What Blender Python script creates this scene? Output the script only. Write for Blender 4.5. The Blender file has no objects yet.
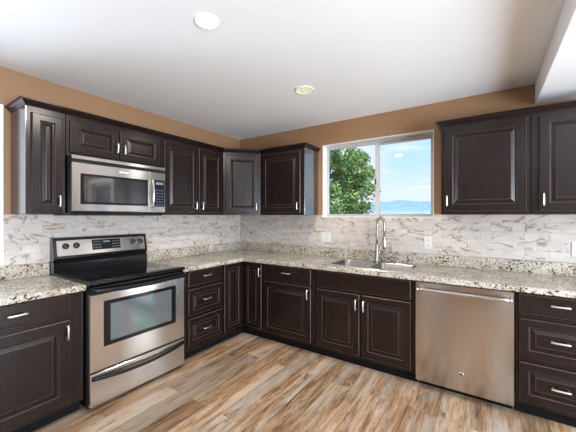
import bpy, bmesh, math, random
from mathutils import Vector, Matrix, noise
random.seed(7)
PI = math.pi
SC = bpy.context.scene
COL = SC.collection

# ------------------------------------------------------------------ camera
cam_d = bpy.data.cameras.new('camera')
cam = bpy.data.objects.new('camera', cam_d)
COL.objects.link(cam)
SC.camera = cam
cam_d.sensor_width = 36.0
cam_d.lens = 300.0 * 36.0 / 576.0
cam_d.clip_start = 0.05
cam_d.clip_end = 20000
cam.location = (2.898, -3.132, 1.378)
cam.rotation_euler = (PI / 2, 0, 0.588)

# ------------------------------------------------------------------ render look
SC.view_settings.view_transform = 'Standard'
SC.view_settings.look = 'None'
SC.view_settings.gamma = 1.0
SC.view_settings.exposure = 0.18
SC.view_settings.use_curve_mapping = False
SC.cycles.use_denoising = True
SC.cycles.max_bounces = 8
SC.cycles.diffuse_bounces = 5
SC.cycles.glossy_bounces = 4
SC.cycles.transparent_max_bounces = 12
SC.cycles.sample_clamp_indirect = 6.0
SC.cycles.caustics_reflective = False
SC.cycles.caustics_refractive = False

# ------------------------------------------------------------------ sky
W = bpy.data.worlds.new('sky')
SC.world = W
W.use_nodes = True
wn, wl = W.node_tree.nodes, W.node_tree.links
wn.clear()
w_out = wn.new('ShaderNodeOutputWorld')
w_bg = wn.new('ShaderNodeBackground')
w_bg.inputs['Strength'].default_value = 1.0
w_tc = wn.new('ShaderNodeTexCoord')
w_sep = wn.new('ShaderNodeSeparateXYZ')
wl.new(w_tc.outputs['Generated'], w_sep.inputs[0])
w_r = wn.new('ShaderNodeValToRGB')
w_r.color_ramp.elements[0].position = 0.0
w_r.color_ramp.elements[0].color = (0.80, 0.88, 0.95, 1)
w_r.color_ramp.elements[1].position = 0.6
w_r.color_ramp.elements[1].color = (0.38, 0.66, 0.95, 1)
e = w_r.color_ramp.elements.new(0.075)
e.color = (0.79, 0.89, 0.97, 1)
e = w_r.color_ramp.elements.new(0.16)
e.color = (0.56, 0.80, 0.96, 1)
wl.new(w_sep.outputs['Z'], w_r.inputs[0])
w_map = wn.new('ShaderNodeMapping')
w_map.inputs['Scale'].default_value = (3.0, 3.0, 22.0)
wl.new(w_tc.outputs['Generated'], w_map.inputs[0])
w_no = wn.new('ShaderNodeTexNoise')
w_no.inputs['Scale'].default_value = 2.2
w_no.inputs['Detail'].default_value = 4
wl.new(w_map.outputs[0], w_no.inputs['Vector'])
w_cr = wn.new('ShaderNodeValToRGB')
w_cr.color_ramp.elements[0].position = 0.57
w_cr.color_ramp.elements[0].color = (0, 0, 0, 1)
w_cr.color_ramp.elements[1].position = 0.74
w_cr.color_ramp.elements[1].color = (0.8, 0.8, 0.8, 1)
wl.new(w_no.outputs['Fac'], w_cr.inputs[0])
w_mx = wn.new('ShaderNodeMixRGB')
w_mx.inputs[2].default_value = (0.95, 0.97, 1.0, 1)
wl.new(w_cr.outputs[0], w_mx.inputs[0])
wl.new(w_r.outputs[0], w_mx.inputs[1])
w_dot = wn.new('ShaderNodeVectorMath'); w_dot.operation = 'DOT_PRODUCT'
wl.new(w_tc.outputs['Generated'], w_dot.inputs[0])
w_dot.inputs[1].default_value = (-0.40, 0.90, 0.16)
w_cb = wn.new('ShaderNodeValToRGB')
w_cb.color_ramp.elements[0].position = 0.984
w_cb.color_ramp.elements[0].color = (0, 0, 0, 1)
w_cb.color_ramp.elements[1].position = 0.996
w_cb.color_ramp.elements[1].color = (0.9, 0.9, 0.9, 1)
wl.new(w_dot.outputs['Value'], w_cb.inputs[0])
w_m2 = wn.new('ShaderNodeMixRGB')
w_m2.inputs[2].default_value = (0.86, 0.91, 0.96, 1)
wl.new(w_cb.outputs[0], w_m2.inputs[0])
wl.new(w_mx.outputs[0], w_m2.inputs[1])
wl.new(w_m2.outputs[0], w_bg.inputs['Color'])
wl.new(w_bg.outputs[0], w_out.inputs[0])

# ------------------------------------------------------------------ sun, added fill lamps and side window daylight
def add_light(name, kind, loc, rot, energy, color=(1, 1, 1), **kw):
    d = bpy.data.lights.new(name, kind)
    d.energy = energy
    d.color = color
    for k, v in kw.items():
        setattr(d, k, v)
    o = bpy.data.objects.new(name, d)
    COL.objects.link(o)
    o.location = loc
    o.rotation_euler = rot
    return o

add_light('sun', 'SUN', (0, 0, 10), (math.radians(38), 0, math.radians(62)), 4.5, (1, 0.96, 0.9), angle=0.01)
# two added fill lamps inside the right glazing, tilted up at the ceiling; daylight at the side window over the left worktop (facing +X)
COOL = (0.83, 0.94, 1.08)
add_light('fill_right', 'AREA', (6.0, -3.1, 1.0), (0, PI / 2 + 0.70, 0), 275, COOL, shape='RECTANGLE', size=1.7, size_y=2.5)
add_light('fill_right_low', 'AREA', (6.2, -3.0, 1.2), (0, PI / 2 + 0.15, 0), 100, COOL, shape='RECTANGLE', size=1.8, size_y=2.6)
add_light('daylight_left', 'AREA', (-0.12, -2.98, 1.62), (0, -PI / 2, 0), 26, (0.80, 0.92, 1.12), shape='RECTANGLE', size=0.85, size_y=0.75)

# ------------------------------------------------------------------ material helpers
def new_mat(name):
    m = bpy.data.materials.new(name)
    m.use_nodes = True
    nt = m.node_tree
    return m, nt, nt.nodes['Principled BSDF']

def N(nt, t, **kw):
    n = nt.nodes.new(t)
    for k, v in kw.items():
        n.inputs[k].default_value = v
    return n

def ramp(nt, src, stops):
    r = nt.nodes.new('ShaderNodeValToRGB')
    els = r.color_ramp.elements
    while len(els) > 1:
        els.remove(els[-1])
    els[0].position = stops[0][0]
    els[0].color = stops[0][1]
    for p, c in stops[1:]:
        x = els.new(p)
        x.color = c
    nt.links.new(src, r.inputs[0])
    return r.outputs[0]

def mixc(nt, fac, a, b, mode='MIX'):
    m = nt.nodes.new('ShaderNodeMixRGB')
    m.blend_type = mode
    for i, s in ((0, fac), (1, a), (2, b)):
        if hasattr(s, 'is_linked'):
            nt.links.new(s, m.inputs[i])
        elif i == 0:
            m.inputs[0].default_value = s
        else:
            m.inputs[i].default_value = (*s[:3], 1)
    return m.outputs[0]

def math_n(nt, op, a, b=0.0):
    m = nt.nodes.new('ShaderNodeMath')
    m.operation = op
    for i, s in ((0, a), (1, b)):
        if hasattr(s, 'is_linked'):
            nt.links.new(s, m.inputs[i])
        else:
            m.inputs[i].default_value = s
    return m.outputs[0]

def objco(nt, scale=(1, 1, 1), rot=(0, 0, 0), src='Object'):
    tc = nt.nodes.new('ShaderNodeTexCoord')
    mp = nt.nodes.new('ShaderNodeMapping')
    mp.inputs['Scale'].default_value = scale
    mp.inputs['Rotation'].default_value = rot
    nt.links.new(tc.outputs[src], mp.inputs[0])
    return mp.outputs[0]

def geoco(nt, scale=(1, 1, 1), rot=(0, 0, 0), loc=(0, 0, 0)):
    g = nt.nodes.new('ShaderNodeNewGeometry')
    mp = nt.nodes.new('ShaderNodeMapping')
    mp.inputs['Scale'].default_value = scale
    mp.inputs['Rotation'].default_value = rot
    mp.inputs['Location'].default_value = loc
    nt.links.new(g.outputs['Position'], mp.inputs[0])
    return mp.outputs[0]

def tex_noise(nt, vec, scale, detail=3, rough=0.5, dist=0.0):
    n = nt.nodes.new('ShaderNodeTexNoise')
    n.inputs['Scale'].default_value = scale
    n.inputs['Detail'].default_value = detail
    n.inputs['Roughness'].default_value = rough
    n.inputs['Distortion'].default_value = dist
    nt.links.new(vec, n.inputs['Vector'])
    return n.outputs['Fac']

def bump(nt, bsdf, h, strength=0.2, dist=0.01):
    b = nt.nodes.new('ShaderNodeBump')
    b.inputs['Strength'].default_value = strength
    b.inputs['Distance'].default_value = dist
    nt.links.new(h, b.inputs['Height'])
    nt.links.new(b.outputs[0], bsdf.inputs['Normal'])

def simple(name, col, rough=0.5, metal=0.0, var=0.06, vscale=8.0, **kw):
    m, nt, b = new_mat(name)
    n = tex_noise(nt, objco(nt), vscale, 3)
    c0 = tuple(max(0, c * (1 - var)) for c in col) + (1,)
    c1 = tuple(min(1, c * (1 + var)) for c in col) + (1,)
    nt.links.new(ramp(nt, n, [(0.3, c0), (0.7, c1)]), b.inputs['Base Color'])
    b.inputs['Roughness'].default_value = rough
    b.inputs['Metallic'].default_value = metal
    for k, v in kw.items():
        b.inputs[k].default_value = v
    return m

def wood_dark(name, c0, c1, rough, grain_axis='Z'):
    m, nt, b = new_mat(name)
    sc = {'Z': (26, 26, 1.6), 'X': (1.6, 26, 26)}[grain_axis]
    v = objco(nt, sc)
    g = tex_noise(nt, v, 3.0, 6, 0.65, 0.6)
    nt.links.new(ramp(nt, g, [(0.32, (*c0, 1)), (0.72, (*c1, 1))]), b.inputs['Base Color'])
    b.inputs['Roughness'].default_value = rough
    b.inputs['Specular IOR Level'].default_value = 0.36
    bump(nt, b, g, 0.22, 0.0012)
    return m

M = {}
M['espresso'] = wood_dark('espresso_wood', (0.0075, 0.0038, 0.0033), (0.0165, 0.0088, 0.0075), 0.26)
M['espresso_h'] = wood_dark('espresso_wood_across', (0.0075, 0.0038, 0.0033), (0.0165, 0.0088, 0.0075), 0.26, 'X')
M['rubbed'] = wood_dark('rubbed_espresso_edge', (0.02, 0.012, 0.010), (0.10, 0.064, 0.052), 0.38)
M['added_gloss_panel'] = simple('boosted_gloss_espresso', (0.022, 0.015, 0.014), 0.16)
M['added_gloss_panel'].node_tree.nodes['Principled BSDF'].inputs['IOR'].default_value = 2.9  # index raised to boost the window reflection on the added side panels
M['kick'] = simple('toe_kick_paint', (0.008, 0.007, 0.007), 0.85)
M['kick'].node_tree.nodes['Principled BSDF'].inputs['Specular IOR Level'].default_value = 0.1
M['black_handle'] = simple('satin_black', (0.006, 0.006, 0.007), 0.30)
M['black_handle'].node_tree.nodes['Principled BSDF'].inputs['Specular IOR Level'].default_value = 0.25
M['faucet'] = simple('brushed_nickel', (0.47, 0.43, 0.38), 0.22, 1.0)
M['pull'] = simple('satin_nickel', (0.80, 0.76, 0.70), 0.28, 1.0)
M['black'] = simple('black_enamel', (0.006, 0.006, 0.007), 0.13)
M['display'] = simple('black_display', (0.008, 0.009, 0.011), 0.15)
M['blackplastic'] = simple('black_plastic', (0.014, 0.014, 0.015), 0.4)
M['white_plastic'] = simple('white_plastic', (0.58, 0.565, 0.54), 0.35, 0.0, 0.02)
M['dark_slot'] = simple('dark_slot', (0.02, 0.02, 0.02), 0.6)
M['print'] = simple('grey_print', (0.16, 0.17, 0.19), 0.5)
M['vinyl'] = simple('greyed_vinyl', (0.50, 0.47, 0.47), 0.35, 0.0, 0.02)
M['casing'] = simple('white_painted_casing', (0.85, 0.84, 0.82), 0.4, 0.0, 0.02)
M['chrome'] = simple('polished_steel', (0.66, 0.63, 0.60), 0.12, 1.0, 0.03)
M['screen'] = simple('blue_black_panel', (0.010, 0.013, 0.024), 0.12)
M['reflector'] = simple('lamp_reflector', (0.9, 0.88, 0.82), 0.3, 0.0, 0.02)

def steel(name, axis, base=(0.80, 0.79, 0.78), rough=0.19):
    m, nt, b = new_mat(name)
    sc = {'Z': (900, 900, 3), 'H': (3, 3, 900)}[axis]
    g = tex_noise(nt, objco(nt, sc), 1.0, 2)
    big = tex_noise(nt, objco(nt, (2.5, 2.5, 0.4)), 1.6, 2)
    c = ramp(nt, g, [(0.2, tuple(x * 0.90 for x in base) + (1,)), (0.8, tuple(x * 1.06 for x in base) + (1,))])
    nt.links.new(c, b.inputs['Base Color'])
    b.inputs['Metallic'].default_value = 1.0
    nt.links.new(ramp(nt, big, [(0.3, (rough * 0.85,) * 3 + (1,)), (0.7, (rough * 1.2,) * 3 + (1,))]), b.inputs['Roughness'])
    b.inputs['Anisotropic'].default_value = 0.9
    tg = nt.nodes.new('ShaderNodeCombineXYZ'); tg.inputs[2].default_value = 1.0   # brushed so reflections smear upright
    nt.links.new(tg.outputs[0], b.inputs['Tangent'])
    b.inputs['Anisotropic Rotation'].default_value = 0.0
    return m
M['steel'] = steel('brushed_stainless_steel', 'H')
M['steel_dw'] = steel('brushed_stainless_panel', 'Z', (0.54, 0.505, 0.475), 0.16)
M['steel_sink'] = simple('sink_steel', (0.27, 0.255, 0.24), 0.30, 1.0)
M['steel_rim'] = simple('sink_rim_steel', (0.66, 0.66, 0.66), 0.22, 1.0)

# glass
def glass_mat(name, tint=(1, 1, 1), refl=0.08):
    m, nt, b = new_mat(name)
    nt.nodes.remove(b)
    t = N(nt, 'ShaderNodeBsdfTransparent')
    t.inputs[0].default_value = (*tint, 1)
    g = N(nt, 'ShaderNodeBsdfGlossy')
    g.inputs['Roughness'].default_value = 0.02
    fr = N(nt, 'ShaderNodeFresnel', IOR=1.35)
    mx = nt.nodes.new('ShaderNodeMixShader')
    n = tex_noise(nt, objco(nt), 0.6, 1)
    f2 = math_n(nt, 'MULTIPLY', fr.outputs[0], math_n(nt, 'ADD', math_n(nt, 'MULTIPLY', n, 0.1), 0.6))
    nt.links.new(f2, mx.inputs[0])
    nt.links.new(t.outputs[0], mx.inputs[1])
    nt.links.new(g.outputs[0], mx.inputs[2])
    nt.links.new(mx.outputs[0], nt.nodes['Material Output'].inputs[0])
    return m
M['glass'] = glass_mat('window_glass', (0.97, 0.99, 1.0))

def dark_glass(name, col, film=0.0):
    m, nt, b = new_mat(name)
    n = tex_noise(nt, objco(nt, (1, 1, 0.35)), 4.0, 2)
    nt.links.new(ramp(nt, n, [(0.3, (*col, 1)), (0.7, (*[c * 1.3 for c in col], 1))]), b.inputs['Base Color'])
    b.inputs['Roughness'].default_value = 0.06
    b.inputs['IOR'].default_value = 1.5
    if film:
        b.inputs['Specular IOR Level'].default_value = 1.0
        b.inputs['Roughness'].default_value = 0.10
        nt.links.new(math_n(nt, 'ADD', math_n(nt, 'MULTIPLY', n, 500.0), film), b.inputs['Thin Film Thickness'])
        b.inputs['Thin Film IOR'].default_value = 2.0
    return m
M['oven_glass'] = dark_glass('coated_oven_glass', (0.075, 0.085, 0.09), 250.0)
M['mw_glass'] = dark_glass('microwave_window_glass', (0.018, 0.016, 0.016))
M['mw_glass'].node_tree.nodes['Principled BSDF'].inputs['IOR'].default_value = 2.1
M['cooktop'] = dark_glass('ceramic_cooktop_glass', (0.006, 0.006, 0.007))

# wall paint, ceiling paint
def paint(name, c0, c1, rough, bs=0.15, scale=140):
    m, nt, b = new_mat(name)
    v = geoco(nt)
    n = tex_noise(nt, v, 1.4, 3)
    nt.links.new(ramp(nt, n, [(0.3, (*c0, 1)), (0.7, (*c1, 1))]), b.inputs['Base Color'])
    b.inputs['Roughness'].default_value = rough
    bump(nt, b, tex_noise(nt, v, scale, 2), bs, 0.002)
    return m
M['wall'] = paint('tan_wall_paint', (0.285, 0.155, 0.074), (0.31, 0.17, 0.083), 0.6)
M['ceiling'] = paint('white_ceiling_paint', (0.88, 0.88, 0.875), (0.90, 0.90, 0.895), 0.85)
M['exterior'] = paint('stucco_exterior', (0.5, 0.45, 0.38), (0.56, 0.5, 0.42), 0.9)

# granite
def granite():
    m, nt, b = new_mat('speckled_granite')
    v = geoco(nt)
    n1 = tex_noise(nt, v, 9, 4, 0.6, 0.6)
    base = ramp(nt, n1, [(0.3, (0.25, 0.195, 0.13, 1)), (0.5, (0.39, 0.335, 0.255, 1)), (0.7, (0.51, 0.475, 0.415, 1))])
    n2 = tex_noise(nt, v, 62, 3, 0.6)
    c = mixc(nt, ramp(nt, n2, [(0.50, (0, 0, 0, 1)), (0.62, (1, 1, 1, 1))]), base, (0.56, 0.54, 0.50))
    n3 = tex_noise(nt, geoco(nt, loc=(5, 3, 1)), 48, 3, 0.65, 0.4)
    c = mixc(nt, ramp(nt, n3, [(0.585, (0, 0, 0, 1)), (0.62, (1, 1, 1, 1))]), c, (0.16, 0.10, 0.055))
    n4 = tex_noise(nt, geoco(nt, loc=(9, 2, 7)), 60, 2, 0.6, 0.3)
    n5 = tex_noise(nt, geoco(nt, loc=(2, 8, 4)), 6, 2)
    thr = math_n(nt, 'ADD', n4, math_n(nt, 'MULTIPLY', math_n(nt, 'SUBTRACT', n5, 0.5), 0.25))
    c = mixc(nt, ramp(nt, thr, [(0.585, (0, 0, 0, 1)), (0.62, (1, 1, 1, 1))]), c, (0.018, 0.017, 0.016))
    nt.links.new(c, b.inputs['Base Color'])
    b.inputs['Roughness'].default_value = 0.16
    return m
M['granite'] = granite()

# marble look brick-bond tile; axis 'X' for the window wall and 'Y' for the left wall
def tile_mat(name, axis):
    m, nt, b = new_mat(name)
    g = nt.nodes.new('ShaderNodeNewGeometry')
    s = nt.nodes.new('ShaderNodeSeparateXYZ')
    nt.links.new(g.outputs['Position'], s.inputs[0])
    cb = nt.nodes.new('ShaderNodeCombineXYZ')
    nt.links.new(math_n(nt, 'ADD', s.outputs[axis], 10.0), cb.inputs[0])
    nt.links.new(math_n(nt, 'SUBTRACT', s.outputs['Z'], 1.0185 - 0.0755 * 20), cb.inputs[1])
    br = nt.nodes.new('ShaderNodeTexBrick')
    br.inputs['Scale'].default_value = 1.0
    br.inputs['Brick Width'].default_value = 0.152
    br.inputs['Row Height'].default_value = 0.0755
    br.inputs['Mortar Size'].default_value = 0.0016
    br.inputs['Mortar Smooth'].default_value = 0.1
    br.inputs['Bias'].default_value = 0.0
    br.inputs['Color1'].default_value = (0, 0, 0, 1)
    br.inputs['Color2'].default_value = (1, 1, 1, 1)
    br.offset = 0.5
    nt.links.new(cb.outputs[0], br.inputs['Vector'])
    # per tile random offset for the veins
    sc = nt.nodes.new('ShaderNodeVectorMath'); sc.operation = 'SCALE'
    nt.links.new(br.outputs['Color'], sc.inputs[0]); sc.inputs['Scale'].default_value = 37.0
    ad = nt.nodes.new('ShaderNodeVectorMath'); ad.operation = 'ADD'
    nt.links.new(cb.outputs[0], ad.inputs[0]); nt.links.new(sc.outputs[0], ad.inputs[1])
    mp = nt.nodes.new('ShaderNodeMapping')
    mp.inputs['Rotation'].default_value = (0, 0, 0.7)
    mp.inputs['Scale'].default_value = (1.0, 2.3, 1.0)
    nt.links.new(ad.outputs[0], mp.inputs[0])
    n1 = tex_noise(nt, mp.outputs[0], 3.4, 3, 0.5, 0.7)
    vein = ramp(nt, math_n(nt, 'ABSOLUTE', math_n(nt, 'SUBTRACT', n1, 0.5)), [(0.0, (1, 1, 1, 1)), (0.010, (0.85, 0.85, 0.85, 1)), (0.023, (0, 0, 0, 1))])
    n2 = tex_noise(nt, mp.outputs[0], 3.0, 3, 0.6)
    vm = math_n(nt, 'MULTIPLY', vein, ramp(nt, n2, [(0.38, (0, 0, 0, 1)), (0.50, (1, 1, 1, 1))]))
    n3 = tex_noise(nt, mp.outputs[0], 7.0, 3)
    body = ramp(nt, n3, [(0.3, (0.44, 0.39, 0.35, 1)), (0.7, (0.545, 0.495, 0.45, 1))])
    n4 = tex_noise(nt, mp.outputs[0], 2.0, 1)
    vcol = ramp(nt, n4, [(0.42, (0.26, 0.16, 0.085, 1)), (0.58, (0.22, 0.20, 0.185, 1))])
    c = mixc(nt, math_n(nt, 'MULTIPLY', vm, 0.95), body, vcol)
    soft = ramp(nt, math_n(nt, 'ABSOLUTE', math_n(nt, 'SUBTRACT', n1, 0.5)), [(0.0, (0.35, 0.35, 0.35, 1)), (0.10, (0, 0, 0, 1))])
    c = mixc(nt, math_n(nt, 'MULTIPLY', soft, math_n(nt, 'MULTIPLY', n2, 0.6)), c, (0.36, 0.29, 0.22))
    c = mixc(nt, math_n(nt, 'MULTIPLY', br.outputs['Fac'], 0.75), c, (0.34, 0.31, 0.28))
    nt.links.new(c, b.inputs['Base Color'])
    b.inputs['Roughness'].default_value = 0.3
    bump(nt, b, math_n(nt, 'SUBTRACT', 1.0, br.outputs['Fac']), 0.3, 0.0015)
    return m
M['tile_X'] = tile_mat('marble_look_subway_tile', 'X')
M['tile_Y'] = tile_mat('marble_look_subway_tile_side', 'Y')

# rustic plank floor, planks along Y
def floor_mat():
    m, nt, b = new_mat('rustic_oak_planks')
    g = nt.nodes.new('ShaderNodeNewGeometry')
    s = nt.nodes.new('ShaderNodeSeparateXYZ')
    nt.links.new(g.outputs['Position'], s.inputs[0])
    cb = nt.nodes.new('ShaderNodeCombineXYZ')
    nt.links.new(math_n(nt, 'ADD', s.outputs['Y'], 20.0), cb.inputs[0])
    nt.links.new(math_n(nt, 'ADD', s.outputs['X'], 20.03), cb.inputs[1])
    br = nt.nodes.new('ShaderNodeTexBrick')
    br.inputs['Scale'].default_value = 1.0
    br.inputs['Brick Width'].default_value = 1.22
    br.inputs['Row Height'].default_value = 0.152
    br.inputs['Mortar Size'].default_value = 0.0011
    br.inputs['Mortar Smooth'].default_value = 0.2
    br.inputs['Bias'].default_value = 0.0
    br.inputs['Color1'].default_value = (0, 0, 0, 1)
    br.inputs['Color2'].default_value = (1, 1, 1, 1)
    br.offset = 0.37
    br.offset_frequency = 2
    nt.links.new(cb.outputs[0], br.inputs['Vector'])
    sc = nt.nodes.new('ShaderNodeVectorMath'); sc.operation = 'SCALE'
    nt.links.new(br.outputs['Color'], sc.inputs[0]); sc.inputs['Scale'].default_value = 23.0
    ad = nt.nodes.new('ShaderNodeVectorMath'); ad.operation = 'ADD'
    nt.links.new(cb.outputs[0], ad.inputs[0]); nt.links.new(sc.outputs[0], ad.inputs[1])
    mp = nt.nodes.new('ShaderNodeMapping')
    mp.inputs['Scale'].default_value = (0.9, 9.0, 1.0)
    nt.links.new(ad.outputs[0], mp.inputs[0])
    n1 = tex_noise(nt, mp.outputs[0], 2.2, 6, 0.62, 0.8)
    wood = ramp(nt, n1, [(0.30, (0.12, 0.065, 0.035, 1)), (0.42, (0.30, 0.175, 0.095, 1)), (0.54, (0.45, 0.29, 0.165, 1)), (0.70, (0.56, 0.44, 0.32, 1))])
    # pale grey weathered wash, broad patches along the planks
    mp2 = nt.nodes.new('ShaderNodeMapping')
    mp2.inputs['Scale'].default_value = (0.8, 3.2, 1.0)
    nt.links.new(ad.outputs[0], mp2.inputs[0])
    n2 = tex_noise(nt, mp2.outputs[0], 1.6, 4, 0.6, 0.3)
    wash = ramp(nt, n2, [(0.46, (0, 0, 0, 1)), (0.64, (0.75, 0.75, 0.75, 1))])
    c = mixc(nt, wash, wood, (0.52, 0.455, 0.38))
    # knots and dark cracked patches
    mp3 = nt.nodes.new('ShaderNodeMapping')
    mp3.inputs['Scale'].default_value = (2.2, 11.0, 1.0)
    nt.links.new(ad.outputs[0], mp3.inputs[0])
    n3 = tex_noise(nt, mp3.outputs[0], 1.3, 5, 0.7, 0.5)
    kn = ramp(nt, n3, [(0.585, (0, 0, 0, 1)), (0.67, (0.8, 0.8, 0.8, 1))])
    c = mixc(nt, kn, c, (0.075, 0.05, 0.035))
    mp5 = nt.nodes.new('ShaderNodeMapping')
    mp5.inputs['Scale'].default_value = (5.0, 38.0, 1.0)
    nt.links.new(ad.outputs[0], mp5.inputs[0])
    n5 = tex_noise(nt, mp5.outputs[0], 1.5, 5, 0.75, 0.6)
    c = mixc(nt, math_n(nt, 'MULTIPLY', ramp(nt, n5, [(0.52, (0, 0, 0, 1)), (0.62, (0.9, 0.9, 0.9, 1))]), ramp(nt, n2, [(0.40, (0.9, 0.9, 0.9, 1)), (0.62, (0.25, 0.25, 0.25, 1))])), c, (0.13, 0.085, 0.055))
    # fine grain
    mp4 = nt.nodes.new('ShaderNodeMapping')
    mp4.inputs['Scale'].default_value = (2.0, 60.0, 1.0)
    nt.links.new(ad.outputs[0], mp4.inputs[0])
    n4 = tex_noise(nt, mp4.outputs[0], 2.0, 3, 0.6)
    c = mixc(nt, 0.5, c, ramp(nt, n4, [(0.3, (0.5, 0.5, 0.5, 1)), (0.7, (1, 1, 1, 1))]), 'MULTIPLY')
    tone = ramp(nt, br.outputs['Color'], [(0.0, (0.66, 0.62, 0.58, 1)), (0.5, (0.98, 0.97, 0.96, 1)), (1.0, (1.2, 1.16, 1.12, 1))])
    c = mixc(nt, 0.9, c, tone, 'MULTIPLY')
    c = mixc(nt, math_n(nt, 'MULTIPLY', br.outputs['Fac'], 0.7), c, (0.06, 0.04, 0.03))
    nt.links.new(c, b.inputs['Base Color'])
    b.inputs['Roughness'].default_value = 0.36
    bump(nt, b, math_n(nt, 'ADD', n4, math_n(nt, 'MULTIPLY', br.outputs['Fac'], -2.0)), 0.12, 0.002)
    return m
M['floor'] = floor_mat()

# outdoors
M['bark'] = simple('grey_brown_bark', (0.13, 0.10, 0.075), 0.9, 0, 0.3, 20)
def leaf_mat():
    m, nt, b = new_mat('green_leaves')
    oi = tex_noise(nt, geoco(nt), 3.1, 3, 0.7)
    n2 = tex_noise(nt, geoco(nt), 21.0, 2, 0.7)
    c = ramp(nt, math_n(nt, 'ADD', math_n(nt, 'MULTIPLY', oi, 0.5), math_n(nt, 'MULTIPLY', n2, 0.5)),
             [(0.36, (0.07, 0.17, 0.07, 1)), (0.5, (0.20, 0.36, 0.10, 1)), (0.62, (0.52, 0.62, 0.28, 1))])
    nt.links.new(c, b.inputs['Base Color'])
    b.inputs['Roughness'].default_value = 0.5
    b.inputs['Transmission Weight'].default_value = 0.0
    return m
M['leaf'] = leaf_mat()
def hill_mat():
    m, nt, b = new_mat('haze_tinted_hills')  # distance haze is put into both base colours as a blue tint
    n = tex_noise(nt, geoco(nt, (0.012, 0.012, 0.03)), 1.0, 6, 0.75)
    hazy_scrub = ramp(nt, n, [(0.40, (0.20, 0.33, 0.47, 1)), (0.62, (0.33, 0.45, 0.56, 1))])
    hazy_town = ramp(nt, tex_noise(nt, geoco(nt, (0.05, 0.05, 0.05)), 1.0, 3, 0.8), [(0.40, (0.26, 0.36, 0.46, 1)), (0.60, (0.52, 0.58, 0.63, 1))])
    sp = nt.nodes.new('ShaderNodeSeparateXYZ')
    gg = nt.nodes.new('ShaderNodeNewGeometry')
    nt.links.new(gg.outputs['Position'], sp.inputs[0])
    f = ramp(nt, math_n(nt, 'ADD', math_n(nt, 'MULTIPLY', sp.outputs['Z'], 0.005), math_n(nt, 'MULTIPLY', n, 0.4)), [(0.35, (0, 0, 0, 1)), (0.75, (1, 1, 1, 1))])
    nt.links.new(mixc(nt, f, hazy_town, hazy_scrub), b.inputs['Base Color'])
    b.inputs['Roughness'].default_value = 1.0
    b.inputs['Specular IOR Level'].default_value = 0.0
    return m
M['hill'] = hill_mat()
M['yard'] = simple('dry_grass', (0.25, 0.24, 0.12), 0.95, 0, 0.25, 3)

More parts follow.
